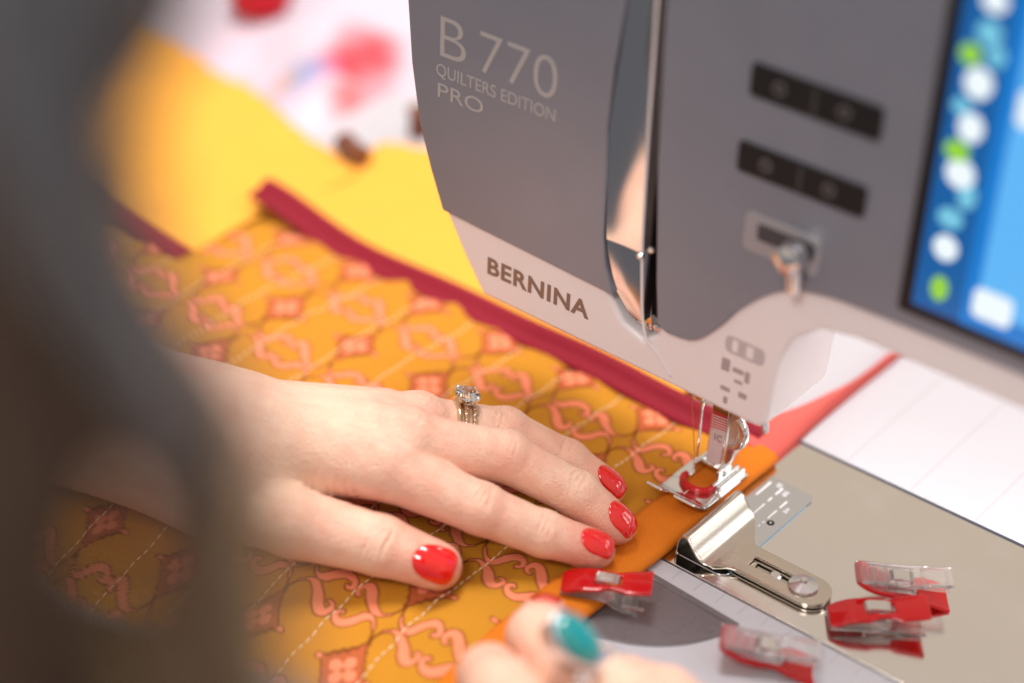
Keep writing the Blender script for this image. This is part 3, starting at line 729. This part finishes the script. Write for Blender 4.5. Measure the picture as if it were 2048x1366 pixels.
class Hand:
    def __init__(s): s.kf = .09; s.fingers = []; s.palm = []; s.joints = []; s.grooves = []
    def finger(s, pts, rad, up, k=.3):
        s.fingers.append((np.array(pts, float), rad, nrmz(up), k))
    def f(s, p):
        d = None
        for a, b, ra, rb, k in s.palm:
            q = rcone(p, a, b, ra, rb); d = q if d is None else smin(d, q, k)
        fd = None
        for pts, rad, up, k in s.fingers:
            e = None
            for i in range(len(pts)-1):
                q = rcone(p, pts[i], pts[i+1], rad[i], rad[i+1]); e = q if e is None else smin(e, q, .18)
            # pad under the finger tip
            t_ = nrmz(pts[-1]-pts[-2]); c = pts[-1]-.28*t_-.16*up
            q = np.linalg.norm((p-c.astype(np.float32)), axis=1)-rad[-1]*.93; e = smin(e, q, .2)
            # joint bulges on the back
            for i in range(1, len(pts)-1):
                c = pts[i]+up*rad[i]*.22; q = np.linalg.norm(p-c.astype(np.float32), axis=1)-rad[i]*.86; e = smin(e, q, .22)
            e = smin(d, e, k); fd = e if fd is None else smin(fd, e, s.kf)
        d = fd
        for c, nrm, t_, wdt, dp, ln in s.grooves:
            mk = np.nonzero(np.abs(p-c.astype(np.float32)).max(1) < 1.0)[0]
            if not len(mk): continue
            q = p[mk]-c.astype(np.float32); a = q@t_.astype(np.float32); b = q@nrm.astype(np.float32); sd = q@np.cross(nrm, t_).astype(np.float32)
            wv = a+.05*np.sin(sd*5+c[0]*9)
            g = np.exp(-(wv/wdt)**2)*np.exp(-(sd/ln)**4)*np.exp(-np.maximum(0, -(b+.1))*6)*(np.abs(b) < 1.2)
            d[mk] += (dp*g).astype(d.dtype)
        return d
def crease(h, c, nrm, t_, n=3, sp=.13, w_=.045, dp=.03, ln=.5):
    nrm = nrmz(nrm); t_ = nrmz(np.asarray(t_)-nrm*np.dot(t_, nrm))
    for i in range(n):
        h.grooves.append((np.asarray(c)+t_*sp*(i-(n-1)/2)*random.uniform(.8, 1.2), nrm, t_, w_, dp*random.uniform(.5, 1.1), ln*random.uniform(.7, 1.1)))

# skin
sk = bpy.data.materials.new('skin'); sk.use_nodes = True; n = sk.node_tree; p = n.nodes['Principled BSDF']
vc = n.nodes.new('ShaderNodeVertexColor'); vc.layer_name = 'tone'
tcn = n.nodes.new('ShaderNodeTexCoord'); nz = n.nodes.new('ShaderNodeTexNoise'); nz.inputs['Scale'].default_value = 130; nz.inputs['Detail'].default_value = 5
mr = n.nodes.new('ShaderNodeMapRange'); mr.inputs['To Min'].default_value = .93; mr.inputs['To Max'].default_value = 1.07
hs = n.nodes.new('ShaderNodeHueSaturation')
n.links.new(tcn.outputs['Object'], nz.inputs['Vector']); n.links.new(nz.outputs['Fac'], mr.inputs['Value']); n.links.new(mr.outputs['Result'], hs.inputs['Value'])
n.links.new(vc.outputs['Color'], hs.inputs['Color']); n.links.new(hs.outputs['Color'], p.inputs['Base Color'])
p.inputs['Roughness'].default_value = .46; p.inputs['Specular IOR Level'].default_value = .4
p.inputs['Subsurface Weight'].default_value = .16; p.inputs['Subsurface Radius'].default_value = (1.0, .38, .22); p.inputs['Subsurface Scale'].default_value = .0018
vo = n.nodes.new('ShaderNodeTexVoronoi'); vo.inputs['Scale'].default_value = 1100; vo.feature = 'DISTANCE_TO_EDGE'
n2 = n.nodes.new('ShaderNodeTexNoise'); n2.inputs['Scale'].default_value = 420; n2.inputs['Detail'].default_value = 5
ad = n.nodes.new('ShaderNodeMath'); ad.operation = 'ADD'; n.links.new(vo.outputs['Distance'], ad.inputs[0]); n.links.new(n2.outputs['Fac'], ad.inputs[1])
n.links.new(tcn.outputs['Object'], vo.inputs['Vector']); n.links.new(tcn.outputs['Object'], n2.inputs['Vector'])
b = n.nodes.new('ShaderNodeBump'); b.inputs['Strength'].default_value = .55; b.inputs['Distance'].default_value = .0008
n.links.new(ad.outputs[0], b.inputs['Height']); n.links.new(b.outputs['Normal'], p.inputs['Normal'])

def build_hand(name, H, lo, hi, h, parent, red_spots):
    V, F, G = surfnet(H.f, lo, hi, h)
    o = obj(name, V, F, sk, parent, True)
    base = np.array(lin(240, 198, 174)[:3]); redc = np.array(lin(222, 128, 108)[:3])
    a = np.zeros(len(V))
    for c, r, s_ in red_spots: a = np.maximum(a, s_*np.exp(-(np.linalg.norm(V-np.asarray(c), axis=1)/r)**2))
    mott = np.zeros(len(V)); rs = np.random.RandomState(3)
    for fq, am in ((1.2, .35), (2.1, .3), (3.7, .3), (6.5, .25), (11, .2)):
        for _ in range(3):
            k_ = rs.normal(size=3); k_ *= fq/np.linalg.norm(k_)*rs.uniform(.8, 1.3); mott += am*.6*np.sin(V@k_+rs.uniform(0, 6.3)+1.5*np.sin(V@rs.normal(size=3)*fq*.4))
    a = np.clip(np.maximum(a, .14)+.20*mott, 0, 1)[:, None]
    c = base*(1-a)+redc*a
    at_ = o.data.color_attributes.new('tone', 'FLOAT_COLOR', 'POINT')
    at_.data.foreach_set('color', np.concatenate([c, np.ones((len(c), 1))], 1).astype(np.float32).ravel())
    return o
def nail(parent, H, tip, t_, up, L, Wd, back=.55):
    """lacquered nail laid on the skin: t_ towards the finger end, up = back of the finger"""
    t_ = nrmz(t_); up = nrmz(np.asarray(up)-t_*np.dot(up, t_)); sd = np.cross(t_, up)
    P0 = np.asarray(tip)-t_*back; nr, na = 9, 44; pts = [P0]
    for i in range(1, nr+1):
        for j in range(na):
            a = 2*math.pi*j/na; ca, sa = math.cos(a), math.sin(a); ex = 3.2 if ca > 0 else 2.3
            rad = (abs(ca)**ex+abs(sa)**ex)**(-1/ex)*i/nr
            pts.append(P0+t_*(L/2)*rad*ca+sd*Wd*rad*sa*(1+.06*ca))
    pts = np.array(pts); q = pts+up*1.3
    for _ in range(40):
        d = H.f(q.astype(np.float32)); q = q-up*np.clip(d, -.2, .5)[:, None]*.8
    hgt = (q-P0)@up; a_ = (pts-P0)@t_; b_ = (pts-P0)@sd
    ok = np.abs(H.f(q.astype(np.float32))) < .03; hgt = np.where(ok, hgt, -9)
    A = np.stack([np.ones_like(a_), a_, a_*a_, b_, b_*b_], 1); k, *_r2 = np.linalg.lstsq(A[ok], hgt[ok], rcond=None)
    hh = np.maximum(A@k+.03, hgt+.016); hh[-na:] -= .010
    top = pts+(hh-(pts-P0)@up)[:, None]*up; n0 = len(top); bot = top-up*.08
    V = np.concatenate([top, bot]); F = [(0, 1+j, 1+(j+1) % na) for j in range(na)]
    for i in range(nr-1):
        for j in range(na):
            a = 1+i*na; F.append((a+j, a+na+j, a+na+(j+1) % na, a+(j+1) % na))
    e0 = 1+(nr-1)*na
    for j in range(na): F.append((e0+j, e0+j+n0, e0+(j+1) % na+n0, e0+(j+1) % na))
    o = obj('fingernail', V, F, M['nail'], parent, True)
    bm = bmesh.new(); bm.from_mesh(o.data); bmesh.ops.recalc_face_normals(bm, faces=bm.faces); bm.to_mesh(o.data); bm.free()
    return o

person = thing('person', 'person with dark hair and red nails guiding the quilt with both hands', 'person')
# ---- left hand
L = Hand()
J = lambda q, z: at(q, 2, z)
i_m, i_p, i_d, i_t = J((770, 935), 3.2), J((962, 1018), 2.4), J((1086, 1068), 1.5), J((1190, 1099), 1.08)
m_m, m_p, m_d, m_t = J((815, 885), 3.55), J((1014, 914), 3.0), J((1156, 990), 1.9), J((1234, 1050), 1.13)
r_m, r_p, r_d, r_t = J((840, 850), 3.2), J((1010, 866), 2.6), J((1135, 925), 1.7), J((1216, 976), 1.08)
p_m, p_p, p_d, p_t = J((770, 835), 2.4), J((930, 868), 1.9), J((1020, 890), 1.3), J((1080, 905), .95)
t_c, t_m, t_i, t_t = J((450, 985), 2.0), J((590, 1045), 1.95), J((760, 1090), 1.5), J((876, 1132), 1.14)
wr1, wr2 = J((430, 870), 2.9), J((440, 960), 2.4)
el1 = J((40, 740), 3.6)
UP = np.array([.1, -.15, 1.0])
UPi = np.array([.28, -.25, .95])
L.palm = [(wr1, i_m, 1.5, .98, .7), (wr1, m_m, 1.55, 1.0, .8), (wr1, r_m, 1.5, .95, .8), (J((430, 840), 2.4), p_m, 1.4, .9, .8), (J((520, 900), 2.3), J((720, 905), 2.3), 1.5, 1.2, 1.0),
          (wr2, J((500, 985), 2.0), 1.55, 1.4, .9), (el1, wr1, 2.4, 1.9, 1.2), (J((60, 800), 3.2), wr2, 2.2, 1.6, 1.2)]
for kn, rk in ((i_m, .98), (m_m, .98), (r_m, .92)):      # extensor tendons and knuckle caps on the back of the hand
    top = kn+np.array([0, 0, rk*.62]); w0 = wr1+np.array([0, 0, 1.15])+(kn-wr1)*.25
    L.palm.append((w0, top, .34, .42, .35)); L.palm.append((kn+np.array([-.1, 0, rk*.45]), kn+np.array([.35, .05, rk*.40]), .58, .5, .3))
L.finger([i_m, i_p, i_d, i_t], [.98, .79, .71, .62], UPi, .3)
L.finger([m_m, m_p, m_d, m_t], [.96, .80, .71, .62], UP, .25)
L.finger([r_m, r_p, r_d, r_t], [.92, .80, .70, .58], UP, .22)
L.finger([p_m, p_p, p_d, p_t], [.8, .68, .6, .5], UP, .2)
L.finger([J((480, 990), 2.0), t_m, t_i, t_t], [1.35, 1.08, .93, .74], np.array([.35, -.55, .75]), .32)
for (a, b_, c, up) in ((i_m, i_p, i_d, UPi), (m_m, m_p, m_d, UP), (r_m, r_p, r_d, UP)):
    crease(L, b_+nrmz(up)*.8, up, c-a, 5, .13, .05, .055, .5)
for (a, b_, c, up) in ((i_p, i_d, i_t, UPi), (m_p, m_d, m_t, UP), (r_p, r_d, r_t, UP)):
    crease(L, b_+nrmz(up)*.7, up, c-a, 3, .12, .05, .06, .42)
crease(L, t_i+nrmz((.35, -.55, .75))*.85, (.35, -.55, .75), t_t-t_m, 5, .14, .05, .06, .6)
for q, n_ in (((690, 985), 4), ((640, 975), 3)):         # folds of the thumb web
    c_ = J(q, 2.6); crease(L, c_, (.2, -.6, .75), np.array([.75, .35, -.2]), n_, .26, .07, .028, .5)
for kn in (i_m, m_m, r_m):
    crease(L, kn+np.array([.1, 0, .95]), (0, -.1, 1), i_p-i_m, 4, .17, .05, .018, .5)
left = build_hand('left_hand', L, (-20.5, -15.5, -.8), (2.0, -1.5, 6.2), .054, person,
                  [(i_t, 1.3, .75), (m_t, 1.3, .7), (r_t, 1.2, .65), (t_t, 1.6, .7), (i_p, 1.2, .4), (m_p, 1.2, .55), (r_p, 1.1, .5), (t_i, 1.2, .4), (i_d, .8, .45), (m_m, 1.2, .2), (i_m, 1.2, .25), (J((720, 1010), 2), 1.2, .5)])
nail(left, L, i_t, i_t-i_d+np.array([0, 0, .1]), (.20, -.30, .95), 1.12, .44, .02)
nail(left, L, m_t, m_t-m_d+np.array([0, 0, .1]), (.30, -.10, .95), 1.15, .46, .02)
nail(left, L, r_t, r_t-r_d+np.array([0, 0, .1]), (.35, -.05, .93), 1.12, .42, .02)
nail(left, L, t_t, t_t-t_i+np.array([0, 0, .1]), (.30, -.62, .72), 1.30, .56, .06)

# ---- right hand, out of focus at the bottom of the picture
R = Hand()
D3 = lambda q, d: dep(q, d)
ri = [D3((1330, 1450), 52.4), D3((1150, 1345), 54.4), D3((1078, 1275), 56.4), D3((1088, 1236), 58.0)]
rm_ = [D3((1450, 1500), 52), D3((1330, 1400), 53.8), D3((1250, 1370), 55.6), D3((1215, 1345), 56.6)]
rt_ = [D3((1150, 1560), 51.8), D3((1040, 1440), 52.8), D3((978, 1352), 55.0)]
UR = -np.array(_f)*.55+np.array([.2, -.1, .6])
R.palm = [(D3((1560, 1750), 47), ri[0], 1.9, 1.25, .9), (D3((1580, 1740), 47.5), rm_[0], 1.9, 1.2, .9), (D3((1560, 1750), 47), rt_[0], 1.8, 1.15, .9), (D3((1750, 2000), 46), D3((1560, 1750), 47), 2.4, 2.0, .9)]
R.finger(ri, [1.08, 1.04, .92, .72], UR, .2)
R.finger(rm_, [1.0, .9, .8, .66], UR, .25)
R.finger(rt_, [1.14, 1.06, .92], np.array([-.3, -.6, .7]), .3)
pts = np.array([q for q in ri+rm_+rt_]+[D3((1750, 2000), 46)])
right = build_hand('right_hand', R, pts.min(0)-2.8, pts.max(0)+2.8, .12, person, [(ri[3], 1.4, .7), (rt_[2], 1.6, .5), (ri[1], 1.2, .35), (rm_[1], 1.2, .4)])
nail(right, R, ri[3], nrmz(.1*CM[0]+.75*CM[1]+.66*CM[2]), nrmz(CM[1]*.66-CM[2]*.75), 1.1, .46, -.30)

# ---- rings
def ring_frame(a, b_, up):
    t_ = nrmz(np.asarray(b_)-np.asarray(a)); up = nrmz(np.asarray(up)-t_*np.dot(up, t_)); return t_, up, np.cross(t_, up)
def band(name, c, t_, up, sd, r, wr, m, parent, tw=0):
    V, F = tube_vf([c+up*r*math.cos(a)+sd*r*math.sin(a)+t_*tw*math.cos(a) for a in np.linspace(0, 2*math.pi, 61)], wr, 8, cap=False)
    return obj(name, V, F, m, parent, True)
eng = thing('diamond_ring', 'gold engagement and wedding ring set with round diamond on the left hand', 'ring')
fr = .44; c0 = r_m*(1-fr)+r_p*fr; t_, up, sd = ring_frame(r_m, r_p, np.array([.25, .35, .9])); rr = .92*(1-fr)+.80*fr+.02
for k, (dx, tw) in enumerate(((-.2, 0), (.02, 0), (.25, .05))):
    bd = band('band', c0+t_*dx, t_, up, sd, rr+.05, .085, M['gold'], eng, tw)
    if k:
        for a in np.linspace(-1.5, 1.5, 19):
            q = c0+t_*(dx+tw*math.cos(a))+(up*math.cos(a)+sd*math.sin(a))*(rr+.12)
            lathe('accent_stone', [(.06, 0), (.065, .025), (.03, .05)], q, up*math.cos(a)+sd*math.sin(a), M['diamond'], bd, 8)
st0 = c0+up*(rr+.42)+t_*.02
def gem(name, c, axis, r, m, parent, n=16):
    return lathe(name, [(.02, -.62*r*1.0), (r*.98, -.06*r), (r, .02*r), (r*.78, .26*r), (r*.56, .36*r)], c, axis, m, parent, n)
g = gem('diamond', st0+up*.02, up, .42, M['diamond'], eng)
g.data.polygons.foreach_set('use_smooth', [False]*len(g.data.polygons))
for k in range(4):
    a = math.pi/4+k*math.pi/2; e = t_*math.cos(a)+sd*math.sin(a)
    V, F = tube_vf([c0+up*(rr+.02)+e*.08, st0+e*.33-up*.12, st0+e*.42+up*.04, st0+e*.38+up*.12], [.07, .055, .06, .05], 8)
    obj('prong', V, F, M['gold' if k % 2 else 'silver'], eng, True)
tq = thing('turquoise_ring', 'silver ring with oval teal stone on the blurred right hand', 'ring')
c1 = ri[0]*.30+ri[1]*.70; t_, up, sd = ring_frame(ri[0], ri[1], UR); rr = 1.0
for dx in (-.12, .12): band('band', c1+t_*dx, t_, up, sd, rr+.03, .09, M['silver'], tq)
sc = D3((1148, 1282), 52.4)
up = nrmz(.50*CM[0]+.42*CM[1]-.72*CM[2]); t_ = .74*CM[0]-.67*CM[1]; t_ = nrmz(t_-up*np.dot(t_, up)); sd = np.cross(t_, up)
def oval(name, c, t_, sd, up, a, b_, prof, m, parent):
    V = []; F = []; nn = 40
    for k_, h_ in prof:
        for j in range(nn):
            x = 2*math.pi*j/nn; V.append(c+t_*a*k_*math.cos(x)+sd*b_*k_*math.sin(x)+up*h_)
    for i in range(len(prof)-1):
        for j in range(nn): F.append((i*nn+j, i*nn+(j+1) % nn, (i+1)*nn+(j+1) % nn, (i+1)*nn+j))
    F.append(tuple(range(nn-1, -1, -1))); F.append(tuple((len(prof)-1)*nn+j for j in range(nn)))
    return obj(name, V, F, m, parent, True)
oval('bezel', sc, t_, sd, up, .86, .58, [(.7, -.75), (.95, -.5), (1.0, -.1), (1.05, .16), (1.0, .22), (.95, .2)], M['bezel'], tq)
oval('gallery', sc, t_, sd, up, .86, .58, [(.6, -.75), (.75, -.5), (.82, -.25)], M['silver'], tq)
oval('stone', sc, t_, sd, up, .86, .58, [(.94, .1), (.94, .22), (.8, .34), (.5, .42), (.15, .45)], M['turq'], tq)

# ---- hair hanging between the camera and the left wrist, and the knitted sleeves
HV, HF = [], []
def lock(path, rad, ns, wav=.25, seg=16):
    path = spline(path, seg); base = len(path)
    for s_ in range(ns):
        a = random.uniform(0, 2*math.pi); r = math.sqrt(random.random()); ph = random.uniform(0, 6.3); fq = random.uniform(.5, 1.1)
        e1, e2 = math.cos(a)*r, math.sin(a)*r; P = []
        for i, q in enumerate(path):
            R0 = np.interp(i/(base-1), np.linspace(0, 1, len(rad)), rad)
            P.append(q+CM[0]*(e1*R0+wav*.5*math.sin(i*fq+ph))+CM[2]*(e2*R0*.9+wav*.5*math.cos(i*fq*.9+ph)))
        v, f = tube_vf(P, np.interp(np.linspace(0, 1, seg), [0, .8, 1], [.055, .05, .02]), 4, len(HV), cap=False)
        HV.extend(v); HF.extend(f)
def lk(px, d, rad, ns, wav=.25): lock([D3(q, d) for q in px], rad, ns, wav)
HD = 23.0
lk([(330, -500), (290, -100), (110, 250), (60, 600), (110, 900), (60, 1200), (40, 1500)], HD, [.9, .8, .75, .65, .5, .4], 260)
lk([(300, -500), (220, -150), (90, 200), (80, 500), (220, 720), (260, 860), (330, 1000)], HD, [.8, .8, .65, .6, .5, .3], 240)
lk([(200, -500), (150, -100), (20, 300), (-20, 700), (-10, 1000), (0, 1500)], HD-1, [1.0, 1.0, .8, .8, .6], 260)
lk([(160, -300), (110, 200), (150, 520), (290, 720), (390, 900), (400, 1080), (400, 1250), (440, 1500)], HD+.5, [.7, .65, .6, .55, .42, .36, .4], 240)
lk([(120, 100), (140, 480), (220, 700), (320, 860), (340, 980), (360, 1150), (380, 1500)], HD+1, [.6, .6, .5, .35, .28, .3], 160)
lk([(20, 100), (40, 480), (60, 800), (70, 980), (60, 1150), (130, 1310), (200, 1500)], HD+1, [.6, .6, .5, .3, .25, .3, .4], 160)
lk([(-60, -500), (-40, -100), (-60, 200), (-60, 600)], HD, [.9, .9, .8, .7], 160)
lk_main = (HV, HF); HV, HF = [], []
lk([(200, 300), (230, 560), (370, 740), (450, 880), (460, 1080), (470, 1250), (500, 1500)], HD+1, [.5, .5, .5, .5, .5, .5], 90, .5)
lk([(330, -300), (290, 0), (160, 250), (130, 450), (210, 620), (330, 760)], HD+1, [.5, .5, .5, .5, .4], 90, .5)
lk([(150, 1150), (260, 1230), (330, 1330), (380, 1500)], HD+1, [.3, .5, .6, .6], 110, .3)
hair = obj('hair', *lk_main, M['hair'], person, True); hair['kind'] = 'stuff'
hl = obj('hair_lit_fringe', HV, HF, mat('lit_fringe_hair', lin(150, 124, 92), .4, var=.25), person, True); hl['kind'] = 'stuff'  # fringe locks in a paler colour, painting the lit edge of the hair
# sleeves: left forearm far behind the hair, right forearm along the bottom left
def knit(name, path, rad):
    V, F = tube_vf(spline(path, 60), np.interp(np.linspace(0, 1, 60), np.linspace(0, 1, len(rad)), rad), 40)
    V = [v*1.0+.18*np.array([noise.noise(Vector(v*.8)), noise.noise(Vector(v*.8+3)), noise.noise(Vector(v*.8+9))]) for v in map(np.asarray, V)]
    return obj(name, V, F, M['sweater'], person, True)
knit('sleeve', [J((190, 785), 3.4), J((40, 750), 3.6), J((-200, 690), 4.4), J((-420, 660), 6)], [2.9, 3.1, 3.6, 4.4])
knit('scarf', [D3((120, -450), 21), D3((90, -150), 21), D3((60, 120), 21.3), D3((110, 380), 21.5), D3((250, 620), 21.8), D3((390, 830), 22), D3((440, 930), 22)], [1.1, 1.1, .85, .45, .34, .25, .1])
knit('sleeve', [D3((560, 1560), 36), D3((380, 1490), 35), D3((150, 1420), 34), D3((-200, 1350), 33)], [1.7, 1.9, 2.1, 2.4])

# ------------------------------------------------------------------ background on the table
def floral(x, y):
    c = np.tile(np.array(lin(196, 184, 196)[:3]), (len(x), 1))
    for (q, r, col) in (((690, 120), 1.7, (200, 24, 36)), ((740, 75), 1.2, (204, 30, 44)), ((600, 130), 1.1, (110, 150, 200)), ((565, 130), .7, (190, 150, 120)), ((450, 60), 1.6, (222, 190, 205)), ((470, 140), 1.4, (226, 186, 206)), ((650, 190), 2.0, (232, 208, 220)), ((700, 160), .8, (226, 90, 90)), ((520, 210), 1.6, (228, 196, 210))):
        P = at(q, 2, 1.5); d = np.hypot(x-P[0], (y-P[1])*.7)/r+.25*np.sin(x*2.1)*np.sin(y*1.7); a = np.clip(1.4-d, 0, 1)[:, None]*.9
        c = c*(1-a)+np.array(lin(*col)[:3])*a
    return c
fm = bpy.data.materials.new('floral_cotton'); fm.use_nodes = True; n = fm.node_tree; p = n.nodes['Principled BSDF']; p.inputs['Roughness'].default_value = .85
vc = n.nodes.new('ShaderNodeVertexColor'); vc.layer_name = 'print'; n.links.new(vc.outputs['Color'], p.inputs['Base Color'])
bgc = thing('floral_fabric', 'blurred white and pink fabric with red flowers in the background', 'fabric')
grid_sheet('cloth', np.arange(-70, -21, .4), np.arange(8.5, 60, .4), lambda x, y: -.1+np.clip((y-7.3-(-22.5-x)*.23)*.25, 0, 1)*np.where(x > -26.4, np.clip((y-13.0-.5*(x+25.8))*.3, 0, 1), 1)*(.6+1.0*np.sin(x*.35+y*.2)**2+.6*np.sin(y*.5-x*.2)**2)-.3, fm, bgc, floral,
           mask=lambda x, y: (y > 7.3+(-22.5-x)*.23) & ((x < -25.8) | (y > 13.2+.5*(x+25.8))))
pc = thing('pincushion', 'blurred round red pincushion at the top edge of the picture', 'pincushion')
c = at((520, -30), 2, 2.2)
lathe('cushion', [(.4, -1.4), (1.3, -1.1), (1.6, -.3), (1.4, .5), (.8, .9), (.2, .75)], c, (0, 0, 1), mat('red_felt', lin(200, 18, 40), .8), pc, 40)
for k in range(5):
    a = k*1.26; q = c+np.array([math.cos(a)*.7, math.sin(a)*.7, .9]); tube('pin', [q, q+np.array([math.cos(a)*.3, math.sin(a)*.3, 1.2])], [.03, .06], M['chrome'], pc, 6)
for q, lab in (((705, 312), 'blurred dark brown spool lying against the yellow flap corner'), ((838, 262), 'blurred brown spool standing close to the machine head')):
    sp_ = thing('wooden_spool', lab, 'spool'); c = at(q, 2, .2)
    ax = (.9, -.35, 0.05) if q[0] < 800 else (0, 0, 1)
    lathe('spool_body', [(.5, -.8), (.5, -.6), (.36, -.55), (.36, .55), (.5, .6), (.5, .8)], c+np.array([0, 0, .3]), ax, M['brown'], sp_, 28)
    lathe('wound_thread', [(.38, -.5), (.44, -.45), (.44, .45), (.38, .5)], c+np.array([0, 0, .3]), ax, mat('brown_thread', lin(110, 66, 50), .8), sp_, 28)

SC.render.engine = 'CYCLES'
SC.cycles.use_denoising = True
